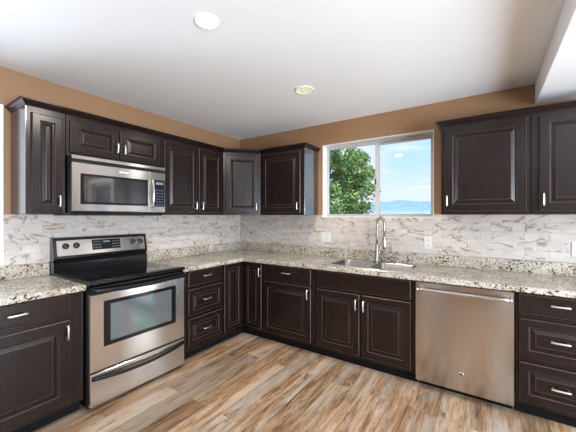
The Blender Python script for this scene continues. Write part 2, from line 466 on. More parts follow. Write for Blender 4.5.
# ------------------------------------------------------------------ mesh helpers
class MB:
    """collects shapes for ONE mesh object; material slots by name"""
    def __init__(self):
        self.v, self.f, self.mi, self.sm, self.mats = [], [], [], [], []

    def slot(self, m):
        if m not in self.mats:
            self.mats.append(m)
        return self.mats.index(m)

    def add(self, vs, fs, m=None, smooth=False, xf=None):
        o = len(self.v)
        if xf is not None:
            vs = [xf @ Vector(p) for p in vs]
        self.v += [tuple(p) for p in vs]
        k = self.slot(m)
        for f in fs:
            self.f.append(tuple(o + i for i in f))
            self.mi.append(k)
            self.sm.append(smooth)
        return self

    def box(self, x0, x1, y0, y1, z0, z1, bev=0.0, m=None, xf=None, seg=1):
        bm = bmesh.new()
        vs = [bm.verts.new(p) for p in ((x0, y0, z0), (x1, y0, z0), (x1, y1, z0), (x0, y1, z0), (x0, y0, z1), (x1, y0, z1), (x1, y1, z1), (x0, y1, z1))]
        for f in ((0, 3, 2, 1), (4, 5, 6, 7), (0, 1, 5, 4), (1, 2, 6, 5), (2, 3, 7, 6), (3, 0, 4, 7)):
            bm.faces.new([vs[i] for i in f])
        if bev > 0:
            bmesh.ops.bevel(bm, geom=list(bm.edges), offset=bev, segments=seg, affect='EDGES', profile=0.5)
        bm.verts.index_update()
        self.add([v.co.copy() for v in bm.verts], [[v.index for v in f.verts] for f in bm.faces], m, False, xf)
        bm.free()
        return self

    def tube(self, pts, r, n=12, m=None, caps=True, xf=None, smooth=True, squash=None):
        pts = [Vector(p) for p in pts]
        rs = r if isinstance(r, (list, tuple)) else [r] * len(pts)
        T = []
        for i in range(len(pts)):
            a = pts[max(i - 1, 0)]
            c = pts[min(i + 1, len(pts) - 1)]
            T.append((c - a).normalized())
        up = Vector((0, 0, 1)) if abs(T[0].z) < 0.9 else Vector((1, 0, 0))
        nrm = T[0].cross(up).normalized()
        vs, fs = [], []
        for i, p in enumerate(pts):
            nrm = (nrm - T[i] * nrm.dot(T[i])).normalized()
            bi = T[i].cross(nrm)
            for k in range(n):
                a = 2 * PI * k / n
                q = (nrm * math.cos(a) + bi * math.sin(a) * (squash or 1.0)) * rs[i]
                vs.append(p + q)
        for i in range(len(pts) - 1):
            for k in range(n):
                a, b_ = i * n + k, i * n + (k + 1) % n
                fs.append((a, b_, b_ + n, a + n))
        self.add(vs, fs, m, smooth, xf)
        if caps:
            o = len(vs) - n
            self.add(vs[:n], [tuple(range(n))[::-1]], m, False, xf)
            self.add(vs[o:], [tuple(range(n))], m, False, xf)
        return self

    def lathe(self, prof, n=32, m=None, xf=None, smooth=True):
        """prof: (radius, z) list about local Z"""
        vs, fs = [], []
        for (r, z) in prof:
            for k in range(n):
                a = 2 * PI * k / n
                vs.append((r * math.cos(a), r * math.sin(a), z))
        for i in range(len(prof) - 1):
            for k in range(n):
                a, b_ = i * n + k, i * n + (k + 1) % n
                fs.append((a, b_, b_ + n, a + n))
        return self.add(vs, fs, m, smooth, xf)

    def rings(self, rs, ms, xf=None, cap=True):
        """rs: rectangles (x0,x1,z0,z1,y), outer to inner, facing -Y; ms: slot per band"""
        for i in range(len(rs) - 1):
            A, B = rs[i], rs[i + 1]
            ca = [(A[0], A[4], A[2]), (A[1], A[4], A[2]), (A[1], A[4], A[3]), (A[0], A[4], A[3])]
            cb_ = [(B[0], B[4], B[2]), (B[1], B[4], B[2]), (B[1], B[4], B[3]), (B[0], B[4], B[3])]
            self.add(ca + cb_, [(k, (k + 1) % 4, 4 + (k + 1) % 4, 4 + k) for k in range(4)], ms[i], False, xf)
        if cap:
            B = rs[-1]
            self.add([(B[0], B[4], B[2]), (B[1], B[4], B[2]), (B[1], B[4], B[3]), (B[0], B[4], B[3])], [(0, 1, 2, 3)], ms[-1], False, xf)
        return self

    def prism(self, poly, a, b_, axis='X', m=None, xf=None, smooth=False):
        """poly of (u,v) extruded from a to b_ along axis: X -> (y,z), Y -> (x,z), Z -> (x,y)"""
        def mk(u, v, t):
            return {'X': (t, u, v), 'Y': (u, t, v), 'Z': (u, v, t)}[axis]
        n = len(poly)
        vs = [mk(u, v, a) for u, v in poly] + [mk(u, v, b_) for u, v in poly]
        fs = [(i, (i + 1) % n, n + (i + 1) % n, n + i) for i in range(n)]
        self.add(vs, fs, m, smooth, xf)
        self.add(vs[:n], [tuple(range(n))], m, False, xf)
        self.add(vs[n:], [tuple(range(n))[::-1]], m, False, xf)
        return self

    def sweep(self, path, prof, m=None, closed_prof=True):
        """horizontal mitred sweep; prof (outward, z); outward is to the right of travel"""
        P = [Vector((p[0], p[1], 0)) for p in path]
        n = len(prof)
        vs, fs = [], []
        for i, p in enumerate(P):
            d0 = (P[i] - P[i - 1]).normalized() if i > 0 else (P[1] - P[0]).normalized()
            d1 = (P[i + 1] - P[i]).normalized() if i < len(P) - 1 else d0
            n0 = Vector((d0.y, -d0.x, 0))
            n1 = Vector((d1.y, -d1.x, 0))
            b_ = (n0 + n1).normalized()
            k = 1.0 / max(0.3, b_.dot(n0))
            for (o, z) in prof:
                q = p + b_ * (o * k)
                vs.append((q.x, q.y, z))
        for i in range(len(P) - 1):
            for k in range(n):
                fs.append((i * n + k, i * n + (k + 1) % n, (i + 1) * n + (k + 1) % n, (i + 1) * n + k))
        self.add(vs, fs, m)
        self.add(vs[:n], [tuple(range(n))], m)
        self.add(vs[-n:], [tuple(range(n))], m)
        return self

    def build(self, name, mat, parent=None, loc=None, rotz=None):
        me = bpy.data.meshes.new(name)
        me.from_pydata(self.v, [], self.f)
        for s in self.mats:
            me.materials.append(M[s] if s else (M[mat] if isinstance(mat, str) else mat))
        for p, k, s in zip(me.polygons, self.mi, self.sm):
            p.material_index = k
            p.use_smooth = s
        bm = bmesh.new()
        bm.from_mesh(me)
        bmesh.ops.remove_doubles(bm, verts=bm.verts, dist=1e-5)
        bmesh.ops.recalc_face_normals(bm, faces=bm.faces)
        bm.to_mesh(me)
        bm.free()
        me.update()
        o = bpy.data.objects.new(name, me)
        COL.objects.link(o)
        if parent:
            o.parent = parent
        if loc:
            o.location = loc
        if rotz is not None:
            o.rotation_euler = (0, 0, rotz)
        return o

def tag(o, label=None, cat=None, group=None, kind=None):
    if label: o['label'] = label
    if cat: o['category'] = cat
    if group: o['group'] = group
    if kind: o['kind'] = kind
    return o

def thing(name, label, cat, loc=(0, 0, 0), rotz=0, group=None):
    o = bpy.data.objects.new(name, None)
    o.empty_display_size = 0.1
    COL.objects.link(o)
    o.location = loc
    o.rotation_euler = (0, 0, rotz)
    return tag(o, label, cat, group)

def struct(name, mb, mat, parent=None):
    o = mb.build(name, mat, parent)
    if not parent:
        o['kind'] = 'structure'
    return o

# ------------------------------------------------------------------ room shell
ZF = 0.045          # finished floor level
ZC = 2.4465         # ceiling
RX, RY = 6.5, -6.5  # right wall, rear wall
struct('floor', MB().box(-0.12, RX + 0.12, RY - 0.12, 0.12, ZF - 0.1, ZF), 'floor')
# ceiling with the two lamp holes left open is not needed: the cans hang their trims just below it
struct('ceiling', MB().box(-0.12, RX + 0.12, RY - 0.12, 0.12, ZC, ZC + 0.12), 'ceiling')
beam = MB().box(3.215, 3.452, RY, -0.001, 2.281, ZC - 0.001, 0.002)
struct('trim_1', beam, 'ceiling')

def wall_with_holes(name, axis, fixed0, fixed1, a0, a1, z0, z1, holes):
    """wall slab between fixed0..fixed1 on the other axis, with rectangular holes (a0,a1,z0,z1)"""
    mb = MB()
    cuts = sorted(set([a0, a1] + [h[0] for h in holes] + [h[1] for h in holes]))
    for i in range(len(cuts) - 1):
        c0, c1 = cuts[i], cuts[i + 1]
        spans = [(z0, z1)]
        for h in holes:
            if h[0] <= c0 + 1e-6 and h[1] >= c1 - 1e-6:
                ns = []
                for s in spans:
                    if h[2] > s[0]: ns.append((s[0], min(s[1], h[2])))
                    if h[3] < s[1]: ns.append((max(s[0], h[3]), s[1]))
                spans = ns
        for s in spans:
            if s[1] - s[0] > 1e-4:
                if axis == 'X':
                    mb.box(c0, c1, fixed0, fixed1, s[0], s[1])
                else:
                    mb.box(fixed0, fixed1, c0, c1, s[0], s[1])
    return struct(name, mb, 'wall')

WX0, WX1, WZ0, WZ1 = 1.2966, 2.4715, 1.364, 2.1975
wall_with_holes('wall_back', 'X', 0.0, 0.16, -0.12, RX + 0.12, ZF, ZC, [(WX0, WX1, WZ0, WZ1), (4.35, 5.25, ZF, 2.1), (5.48, 6.30, 0.20, 2.1)])
wall_with_holes('wall_left', 'Y', -0.16, 0.0, RY, 0.0, ZF, ZC, [(-3.42, -2.56, 1.10, 2.09)])
wall_with_holes('wall_right', 'Y', RX, RX + 0.16, RY, 0.0, ZF, ZC, [(-5.45, -1.75, ZF + 0.02, 2.25)])
wall_with_holes('wall_rear', 'X', RY - 0.16, RY, -0.12, RX + 0.12, ZF, ZC, [(1.50, 1.98, ZF + 0.02, 2.25), (3.06, 3.50, ZF + 0.02, 2.25), (3.95, 5.95, 0.3, 2.25)])

# white reveal lining of the kitchen window
rv = MB()
rv.box(WX0 - 0.0, WX0 + 0.006, -0.002, 0.0995, WZ0, WZ1)
rv.box(WX1 - 0.006, WX1, -0.002, 0.0995, WZ0, WZ1)
rv.box(WX0 + 0.006, WX1 - 0.006, -0.002, 0.0995, WZ1 - 0.006, WZ1)
rv.box(WX0 + 0.006, WX1 - 0.006, -0.002, 0.0995, WZ0, WZ0 + 0.006)
struct('trim_2', rv, 'casing')

def slider_window(name, x0, x1, z0, z1, y, xm, wf=0.028):
    """two-pane vinyl slider filling a hole in a wall at depth y"""
    root = thing(name, None, None)
    root['kind'] = 'structure'
    fr = MB()
    d = 0.05
    fl, frr, ft_, fb = 0.010, 0.020, 0.022, 0.016
    fr.box(x0, x1, y, y + d, z0, z0 + fb, 0.002)
    fr.box(x0, x1, y, y + d, z1 - ft_, z1, 0.002)
    fr.box(x0, x0 + fl, y, y + d, z0 + fb, z1 - ft_, 0.002)
    fr.box(x1 - frr, x1, y, y + d, z0 + fb, z1 - ft_, 0.002)
    fr.build('window_frame', 'vinyl', root)
    zz0, zz1 = z0 + fb, z1 - ft_
    for (a, b_, yy, sl, sr, stt, sb_) in ((x0 + fl, xm + 0.030, y + 0.004, 0.012, 0.045, 0.012, 0.012), (xm - 0.020, x1 - frr, y + 0.027, 0.045, 0.020, 0.022, 0.014)):
        sb = MB()
        sb.box(a, b_, yy, yy + 0.02, zz0, zz0 + sb_, 0.002)
        sb.box(a, b_, yy, yy + 0.02, zz1 - stt, zz1, 0.002)
        sb.box(a, a + sl, yy, yy + 0.02, zz0 + sb_, zz1 - stt, 0.002)
        sb.box(b_ - sr, b_, yy, yy + 0.02, zz0 + sb_, zz1 - stt, 0.002)
        so = sb.build('sash', 'vinyl', root)
        MB().box(a + sl, b_ - sr, yy + 0.008, yy + 0.011, zz0 + sb_, zz1 - stt).build('pane', 'glass', so)
    lt = MB().box(xm - 0.018, xm - 0.004, y - 0.008, y + 0.004, 1.72, 1.78, 0.002)
    lt.build('latch', 'dark_slot', root)
    return root
slider_window('window_1', WX0 + 0.006, WX1 - 0.006, WZ0 + 0.006, WZ1 - 0.006, 0.100, 1.893)

# side window over the left worktop (only the edge of its casing is in view)
w2 = thing('window_2', None, None); w2['kind'] = 'structure'
cs = MB()
cs.box(0.001, 0.022, -2.56, -2.476, 1.02, 2.172, 0.003)
cs.box(0.001, 0.022, -3.50, -3.42, 1.02, 2.172, 0.003)
cs.box(0.001, 0.022, -3.42, -2.56, 2.09, 2.172, 0.003)
cs.box(0.001, 0.022, -3.42, -2.56, 1.02, 1.10, 0.003)
cs.build('casing', 'casing', w2)
fr = MB()
for a in ((-0.09, -0.04, -2.60, -2.561, 1.101, 2.089), (-0.09, -0.04, -3.419, -3.38, 1.101, 2.089), (-0.09, -0.04, -3.38, -2.60, 1.101, 1.14), (-0.09, -0.04, -3.38, -2.60, 2.05, 2.089)):
    fr.box(*a, 0.002)
fr.build('window_frame', 'vinyl', w2)
MB().box(-0.067, -0.063, -3.38, -2.60, 1.14, 2.05).build('pane', 'glass', w2)

# unseen glazing around the camera, some set by reflections, some added for light
def glazed(name, axis, f0, f1, a0, a1, z0, z1, n):
    root = thing(name, None, None); root['kind'] = 'structure'
    fr = MB()
    def bx(p0, p1, q0, q1):
        if axis == 'X': fr.box(p0, p1, f0, f1, q0, q1, 0.003)
        else: fr.box(f0, f1, p0, p1, q0, q1, 0.003)
    w = 0.06
    bx(a0, a1, z1 - w, z1); bx(a0, a1, z0, z0 + w)
    for k in range(n + 1):
        c = a0 + w / 2 + (a1 - a0 - w) * k / n
        bx(c - w / 2, c + w / 2, z0 + w, z1 - w)
    fr.build('frame', 'vinyl', root)
    c = (f0 + f1) / 2
    for k in range(n):
        p0 = a0 + w + (a1 - a0 - w) * k / n
        p1 = a0 + (a1 - a0 - w) * (k + 1) / n
        g = MB()
        if axis == 'X': g.box(p0, p1, c - 0.002, c + 0.002, z0 + w, z1 - w)
        else: g.box(c - 0.002, c + 0.002, p0, p1, z0 + w, z1 - w)
        g.build('pane', 'glass', root)
glazed('door_1', 'X', 0.04, 0.10, 4.351, 5.249, ZF + 0.001, 2.099, 1)
glazed('added_window_6', 'X', 0.04, 0.10, 5.481, 6.299, 0.201, 2.099, 1)  # added window that whitens the reflection in the range steel
glazed('added_door_2', 'Y', RX + 0.05, RX + 0.11, -5.449, -1.751, ZF + 0.021, 2.249, 3)  # added glazing for the main light from the right
glazed('window_4', 'X', RY - 0.11, RY - 0.05, 1.501, 1.979, ZF + 0.021, 2.249, 1)
glazed('window_5', 'X', RY - 0.11, RY - 0.05, 3.061, 3.499, ZF + 0.021, 2.249, 1)
glazed('added_window_3', 'X', RY - 0.11, RY - 0.05, 3.951, 5.949, 0.301, 2.249, 2)  # added rear window for general light
c3 = MB()
c3.box(4.27, 4.35, -0.02, -0.001, ZF + 0.001, 2.18, 0.003)
c3.box(5.25, 5.33, -0.02, -0.001, ZF + 0.001, 2.18, 0.003)
c3.box(4.35, 5.25, -0.02, -0.001, 2.10, 2.18, 0.003)
struct('trim_3', c3, 'casing')

# ------------------------------------------------------------------ tiled splashbacks
tb = MB()
tb.box(0.0115, WX0, -0.010, -0.001, 1.0165, 1.3895)
tb.box(WX0, WX1, -0.010, -0.001, 1.0165, WZ0)
tb.box(WX1, 3.62, -0.010, -0.001, 1.0165, 1.3895)
tag(tb.build('tile_backsplash', 'tile_X'), 'beige marble-look subway tile splashback on the window wall above the granite strip', 'backsplash')
tl = MB()
tl.box(0.001, 0.0105, -2.475, -0.001, 1.0165, 1.3895)
tl.box(0.001, 0.0105, -2.203, -1.437, 0.5, 1.0160)
tag(tl.build('tile_backsplash', 'tile_Y'), 'pale marble-look subway tile splashback on the left wall behind the range', 'backsplash')

# ------------------------------------------------------------------ cabinets
PULL_L = 0.095
def pull_mb(cx, cz, vertical, length=PULL_L, y=0.0):
    """flat bowed bar pull on two posts, front face of the door at y"""
    mb = MB()
    n = 8
    pts = []
    for i in range(n + 1):
        t = -1 + 2 * i / n
        off = -0.026 - 0.004 * (1 - t * t)
        u = t * length / 2
        pts.append((cx, y + off, cz + u) if vertical else (cx + u, y + off, cz))
    mb.tube(pts, 0.0062, 8)
    for s in (-1, 1):
        u = s * (length / 2 - 0.010)
        p = (cx, y + 0.0, cz + u) if vertical else (cx + u, y + 0.0, cz)
        q = (p[0], y - 0.028, p[2])
        mb.tube([p, q], 0.0045, 8)
    return mb

def panel_front(w0, w1, z0, z1, yf, yb, raised=True, stile=0.055):
    """cabinet door or drawer front as one mesh; yf is the front plane (negative = outward), yb its back"""
    mb = MB()
    e = 0.005
    O = lambda i, y: (w0 + i, w1 - i, z0 + i, z1 - i, y)
    if raised:
        s = stile
        rs = [O(0, yb), O(0, yf + 0.006), O(e, yf + 0.001), O(e + 0.001, yf), O(s, yf), O(s + 0.004, yf + 0.0025),
              O(s + 0.007, yf + 0.009), O(s + 0.013, yf + 0.0095), O(s + 0.034, yf + 0.0015), O(s + 0.037, yf + 0.001)]
        ms = [None, 'rubbed', 'rubbed', None, 'rubbed', None, None, None, 'rubbed', None]
        ms = [None, 'rubbed', None, None, 'rubbed', None, None, None, 'rubbed', None]
    else:
        rs = [O(0, yb), O(0, yf + 0.006), O(0.006, yf + 0.001), O(0.009, yf)]
        ms = [None, 'rubbed', None, None]
    mb.rings(rs, ms)
    mb.add([(w0, yb, z0), (w1, yb, z0), (w1, yb, z1), (w0, yb, z1)], [(3, 2, 1, 0)])
    return mb

def add_fronts(root, fronts, D, TH=0.020):
    for fr_ in fronts:
        kind, a0, a1, b0, b1, h = fr_[:6]
        st = fr_[6] if len(fr_) > 6 else 0.055
        name = {'door': 'door', 'drawer': 'drawer', 'slab': 'drawer', 'false': 'drawer_front'}[kind]
        raised = kind in ('door', 'drawer')
        p = panel_front(a0, a1, b0, b1, -D - TH, -D - 0.0005, raised, st)
        po = p.build(name, 'espresso' if kind == 'door' else 'espresso_h', root)
        if h:
            pull_mb(h[0], h[1], h[2], h[3] if len(h) > 3 else PULL_L, -D - TH).build('handle', 'pull', po)

def base_cabinet(label, w, loc, rotz, fronts, D=0.61, zt=0.875, zb=0.130):
    root = thing('base_cabinet', label, 'cabinet', (loc[0], loc[1], ZF), rotz)
    z0 = ZF
    mb = MB()
    g = 0.0008
    t = 0.016
    side = [(-0.002, 0.001), (-0.002, zt - z0), (-D + 0.0205, zt - z0), (-D + 0.0205, zb - z0), (-0.539, zb - z0), (-0.539, 0.001)]
    mb.prism(side, g, t, 'X')
    mb.prism(side, w - t, w - g, 'X')
    mb.box(t, w - t, -0.012, -0.002, 0.001, zt - z0)
    mb.box(t, w - t, -D + 0.02, -0.012, zb - z0, zb - z0 + 0.016)
    mb.build('carcass', 'espresso', root)
    ff = MB().box(g, w - g, -D, -D + 0.02, zb - z0, zt - z0, 0.001)
    ff.build('face_frame', 'espresso', root)
    MB().box(g, w - g, -0.555, -0.5395, 0.001, zb - z0 - 0.0005).build('toe_kick', 'kick', root)
    add_fronts(root, [(k, a, b_, c - z0, d - z0, (h[0], h[1] - z0) + tuple(h[2:]) if h else None, *rest) for (k, a, b_, c, d, h, *rest) in fronts], D)
    return root

def wall_cabinet(label, w, loc, rotz, z0, z1, fronts, D=0.31):
    root = thing('wall_cabinet', label, 'cabinet', (loc[0], loc[1], z0), rotz)
    g = 0.0008
    MB().box(g, w - g, -D + 0.02, -0.002, 0.003, z1 - z0).build('carcass', 'espresso', root)
    MB().box(g, w - g, -D, -D + 0.0195, 0.0, z1 - z0, 0.001).build('face_frame', 'espresso', root)
    add_fronts(root, [(k, a, b_, c - z0, d - z0, (h[0], h[1] - z0) + tuple(h[2:]) if h else None, *rest) for (k, a, b_, c, d, h, *rest) in fronts], D)
    return root

RL = PI / 2      # left run: local x -> world +Y, front -> world +X
# -- left run, base (local x = Y - Y0)
Y0 = -2.86
base_cabinet('dark espresso base cabinet with a drawer over one door, left of the range', -2.207 - Y0, (0.0, Y0), RL, [
    ('slab', -2.80 - Y0, -2.29 - Y0, 0.737, 0.866, (-2.56 - Y0, 0.807, False)),
    ('door', -2.80 - Y0, -2.29 - Y0, 0.165, 0.700, (-2.312 - Y0, 0.627, True), 0.06)])
Y0 = -1.432
base_cabinet('dark espresso base cabinet with three stacked drawers, right of the range', -0.925 - Y0, (0.0, Y0), RL, [
    ('slab', -1.359 - Y0, -0.944 - Y0, 0.731, 0.866, (-1.152 - Y0, 0.809, False)),
    ('drawer', -1.359 - Y0, -0.944 - Y0, 0.457, 0.699, (-1.152 - Y0, 0.585, False), 0.045),
    ('drawer', -1.359 - Y0, -0.944 - Y0, 0.185, 0.430, (-1.152 - Y0, 0.307, False), 0.045)])

# -- corner base cabinet: L shaped carcass, two narrow doors folding in the corner
cr = thing('corner_base_cabinet', 'dark espresso corner base cabinet with two narrow raised panel doors meeting at the inner corner', 'cabinet', (0, 0, ZF))
cc = MB()
h0, h1 = 0.130 - ZF, 0.875 - ZF
cc.prism([(0.002, 0.001), (0.539, 0.001), (0.539, h0), (0.590, h0), (0.590, h1), (0.002, h1)], -0.924, -0.908, 'Y')
cc.prism([(-0.002, 0.001), (-0.539, 0.001), (-0.539, h0), (-0.590, h0), (-0.590, h1), (-0.002, h1)], 0.880, 0.896, 'X')
cc.box(0.002, 0.012, -0.908, -0.002, 0.001, h1)
cc.box(0.012, 0.880, -0.012, -0.002, 0.001, h1)
cc.prism([(0.012, -0.908), (0.590, -0.908), (0.590, -0.590), (0.880, -0.590), (0.880, -0.012), (0.012, -0.012)], h0, h0 + 0.016, 'Z')
cc.build('carcass', 'espresso', cr)
ff = MB()
ff.prism([(0.590, -0.924), (0.610, -0.924), (0.610, -0.610), (0.896, -0.610), (0.896, -0.590), (0.590, -0.590)], h0, h1, 'Z')
ff.build('face_frame', 'espresso', cr)
MB().prism([(0.540, -0.924), (0.555, -0.924), (0.555, -0.555), (0.896, -0.555), (0.896, -0.540), (0.540, -0.540)], 0.001, h0 - 0.0005, 'Z').build('toe_kick', 'kick', cr)
xfL = Matrix.Rotation(PI / 2, 4, 'Z')
d1 = panel_front(-0.910, -0.652, 0.165 - ZF, 0.868 - ZF, -0.630, -0.6105, True, 0.045)
d1.v = [tuple(xfL @ Vector(p)) for p in d1.v]
d1.build('door', 'espresso', cr)
d2 = panel_front(0.652, 0.886, 0.165 - ZF, 0.868 - ZF, -0.630, -0.6105, True, 0.045)
d2o = d2.build('door', 'espresso', cr)
pull_mb(0.872, 0.778 - ZF, True, PULL_L, -0.630).build('handle', 'pull', d2o)

# -- back run, base
X0 = 0.898
base_cabinet('dark espresso base cabinet with one drawer over one door, between the corner and the sink', 1.528 - X0, (X0, 0), 0, [
    ('slab', 0.911 - X0, 1.489 - X0, 0.712, 0.866, (1.213 - X0, 0.803, False, 0.105)),
    ('door', 0.911 - X0, 1.489 - X0, 0.160, 0.695, (1.461 - X0, 0.625, True), 0.06)])
X0 = 1.530
base_cabinet('wide dark espresso sink base cabinet with false front and two doors under the steel sink', 2.424 - X0, (X0, 0), 0, [
    ('false', 1.550 - X0, 2.392 - X0, 0.712, 0.866, None),
    ('door', 1.550 - X0, 1.969 - X0, 0.160, 0.695, (1.853 - X0 + 0.09, 0.607, True), 0.06),
    ('door', 1.985 - X0, 2.392 - X0, 0.160, 0.695, (1.908 - X0 + 0.105, 0.605, True), 0.06)])
X0 = 3.050
base_cabinet('dark espresso base cabinet with three drawers, right of the dishwasher', 3.520 - X0, (X0, 0), 0, [
    ('slab', 3.070 - X0, 3.476 - X0, 0.735, 0.866, (3.273 - X0, 0.812, False)),
    ('drawer', 3.070 - X0, 3.476 - X0, 0.448, 0.703, (3.273 - X0, 0.586, False), 0.05),
    ('drawer', 3.070 - X0, 3.476 - X0, 0.160, 0.416, (3.275 - X0, 0.293, False), 0.05)])

# -- wall cabinets, left run
UZ0, UZ1 = 1.391, 2.128
Y0 = -2.430
wall_cabinet('narrow dark espresso wall cabinet at the left end of the run, beside the microwave', -2.204 - Y0, (0, Y0), RL, UZ0, UZ1, [
    ('door', -2.404 - Y0, -2.226 - Y0, 1.414, 2.085, (-2.251 - Y0, 1.485, True, 0.085), 0.045)])
Y0 = -2.202
wall_cabinet('short dark espresso wall cabinet with two small doors above the microwave', -1.432 - Y0, (0, Y0), RL, 1.826, UZ1, [
    ('door', -2.177 - Y0, -1.826 - Y0, 1.852, 2.092, (-1.847 - Y0, 1.938, True, 0.085), 0.048),
    ('door', -1.812 - Y0, -1.452 - Y0, 1.852, 2.092, (-1.789 - Y0, 1.935, True, 0.085), 0.048)])
Y0 = -1.430
wall_cabinet('dark espresso wall cabinet with two tall doors, right of the microwave', -0.622 - Y0, (0, Y0), RL, UZ0, UZ1, [
    ('door', -1.404 - Y0, -1.010 - Y0, 1.414, 2.100, (-1.062 - Y0 + 0.02, 1.488, True, 0.085), 0.055),
    ('door', -0.990 - Y0, -0.662 - Y0, 1.414, 2.100, (-0.947 - Y0 - 0.01, 1.486, True, 0.085), 0.055)])

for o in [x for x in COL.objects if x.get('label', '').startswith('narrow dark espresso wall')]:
    MB().box(-0.0035, 0.0005, -0.3095, -0.002, 0.0, UZ1 - UZ0 - 0.001, 0.0008).build('added_gloss_panel', 'added_gloss_panel', o)  # thin sheet added to catch a brighter window reflection
# -- diagonal corner wall cabinet
dc = thing('corner_wall_cabinet', 'brown espresso diagonal corner wall cabinet with one lighter door across the corner', 'cabinet', (0, 0, UZ0))
H = UZ1 - UZ0
MB().prism([(0.002, -0.620), (0.296, -0.620), (0.620, -0.296), (0.620, -0.002), (0.002, -0.002)], 0.003, H, 'Z').build('carcass', 'espresso', dc)
# front frame runs along the diagonal
L = math.hypot(0.62 - 0.31, 0.62 - 0.31)
xfD = Matrix.Translation((0.31, -0.62, 0)) @ Matrix.Rotation(PI / 4, 4, 'Z')
ffd = MB().box(0.0, L, 0.0005, 0.019, 0.0, H, 0.0, None, xfD)
ffd.build('face_frame', 'espresso', dc)
pd = panel_front(0.028, L - 0.028, 0.023, H - 0.028, -0.020, 0.0, True, 0.052)
pd.v = [tuple(xfD @ Vector(p)) for p in pd.v]
pdo = pd.build('door', 'espresso', dc)
hp = pull_mb(L - 0.055, 0.095, True, 0.085, -0.020)
hp.v = [tuple(xfD @ Vector(p)) for p in hp.v]
hp.build('handle', 'pull', pdo)

# -- wall cabinets, back run
X0 = 0.622
wall_cabinet('dark espresso single door wall cabinet between the corner and the window', 1.232 - X0, (X0, 0), 0, UZ0, UZ1, [
    ('door', 0.650 - X0, 1.190 - X0, 1.414, 2.100, (1.162 - X0, 1.488, True, 0.085), 0.058)])
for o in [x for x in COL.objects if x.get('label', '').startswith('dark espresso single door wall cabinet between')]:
    MB().box(1.232 - X0 - 0.0005, 1.232 - X0 + 0.0035, -0.3095, -0.002, 0.0, UZ1 - UZ0 - 0.001, 0.0008).build('added_gloss_panel', 'added_gloss_panel', o)
X0 = 2.567
wall_cabinet('wide dark espresso single door wall cabinet right of the window', 3.160 - X0, (X0, 0), 0, UZ0, UZ1, [
    ('door', 2.598 - X0, 3.136 - X0, 1.414, 2.104, (2.617 - X0, 1.502, True, 0.09), 0.058)])
X0 = 3.162
wall_cabinet('dark espresso wall cabinet under the ceiling beam at the right edge', 3.640 - X0, (X0, 0), 0, UZ0, UZ1, [
    ('door', 3.205 - X0, 3.612 - X0, 1.414, 2.104, (3.228 - X0, 1.497, True, 0.09), 0.058)])

# -- crown mouldings
prof = [(-0.02, 2.1285), (0.006, 2.1285), (0.010, 2.136), (0.022, 2.146), (0.030, 2.157), (0.038, 2.160), (0.038, 2.169), (-0.02, 2.169)]
cm = MB().sweep([(0.002, -2.430), (0.31, -2.430), (0.31, -0.62), (0.62, -0.31), (1.232, -0.31), (1.232, -0.002)], prof)
tag(cm.build('crown_moulding', 'espresso'), 'dark crown moulding along the wall cabinet tops from left end round the corner', 'moulding')
cm = MB().sweep([(2.567, -0.002), (2.567, -0.31), (3.640, -0.31), (3.640, -0.002)], prof)
tag(cm.build('crown_moulding', 'espresso'), 'dark crown moulding on top of the wall cabinets right of the window', 'moulding')

# ------------------------------------------------------------------ worktops
CT0, CT1, CF = 0.8765, 0.916, 0.648
SX0, SX1, SY0, SY1 = 1.625, 2.375, -0.560, -0.125   # sink cut-out
def edge_box(mb, x0, x1, y0, y1):
    mb.box(x0, x1, y0, y1, CT0, CT1, 0.003)
ct = thing('countertop', 'speckled granite worktop turning the corner, with the sink set in it', 'countertop', (0, 0, CT0))
mb = MB()
ez = CT1 - CT0
def slab_poly(mb, poly, hole=None):
    """horizontal slab with a rounded top arris"""
    bm = bmesh.new()
    xs = sorted(set([p[0] for p in poly] + ([hole[0], hole[1]] if hole else [])))
    ys = sorted(set([p[1] for p in poly] + ([hole[2], hole[3]] if hole else [])))
    def inside(x, y):
        c = False
        for i in range(len(poly)):
            (xa, ya), (xb, yb) = poly[i], poly[i - 1]
            if (ya > y) != (yb > y) and x < (xb - xa) * (y - ya) / (yb - ya) + xa:
                c = not c
        return c
    vd = {}
    def V(x, y):
        if (x, y) not in vd: vd[(x, y)] = bm.verts.new((x, y, 0))
        return vd[(x, y)]
    for i in range(len(xs) - 1):
        for j in range(len(ys) - 1):
            mx_, my_ = (xs[i] + xs[i + 1]) / 2, (ys[j] + ys[j + 1]) / 2
            if not inside(mx_, my_): continue
            if hole and hole[0] < mx_ < hole[1] and hole[2] < my_ < hole[3]: continue
            bm.faces.new([V(xs[i], ys[j]), V(xs[i + 1], ys[j]), V(xs[i + 1], ys[j + 1]), V(xs[i], ys[j + 1])])
    r = bmesh.ops.extrude_face_region(bm, geom=list(bm.faces))
    tv = [g for g in r['geom'] if isinstance(g, bmesh.types.BMVert)]
    bmesh.ops.translate(bm, verts=tv, vec=(0, 0, ez))
    bmesh.ops.recalc_face_normals(bm, faces=bm.faces)
    edges = [e_ for e_ in bm.edges if len(e_.link_faces) == 2 and e_.calc_face_angle(0) > 1.0 and abs(e_.verts[0].co.z - e_.verts[1].co.z) < 1e-5]
    bmesh.ops.bevel(bm, geom=edges, offset=0.005, segments=2, affect='EDGES', profile=0.5)
    bm.verts.index_update()
    mb.add([v.co.copy() for v in bm.verts], [[v.index for v in f.verts] for f in bm.faces])
    bm.free()
slab_poly(mb, [(0.012, -1.433), (CF, -1.433), (CF, -CF), (3.545, -CF), (3.545, -0.012), (0.012, -0.012)], (SX0, SX1, SY0, SY1))
mb.build('worktop', 'granite', ct)
up = MB()
up.box(0.0125, 0.032, -1.433, -0.012, ez + 0.0002, 1.0162 - CT0, 0.002)
up.box(0.032, 3.545, -0.0315, -0.012, ez + 0.0002, 1.0162 - CT0, 0.002)
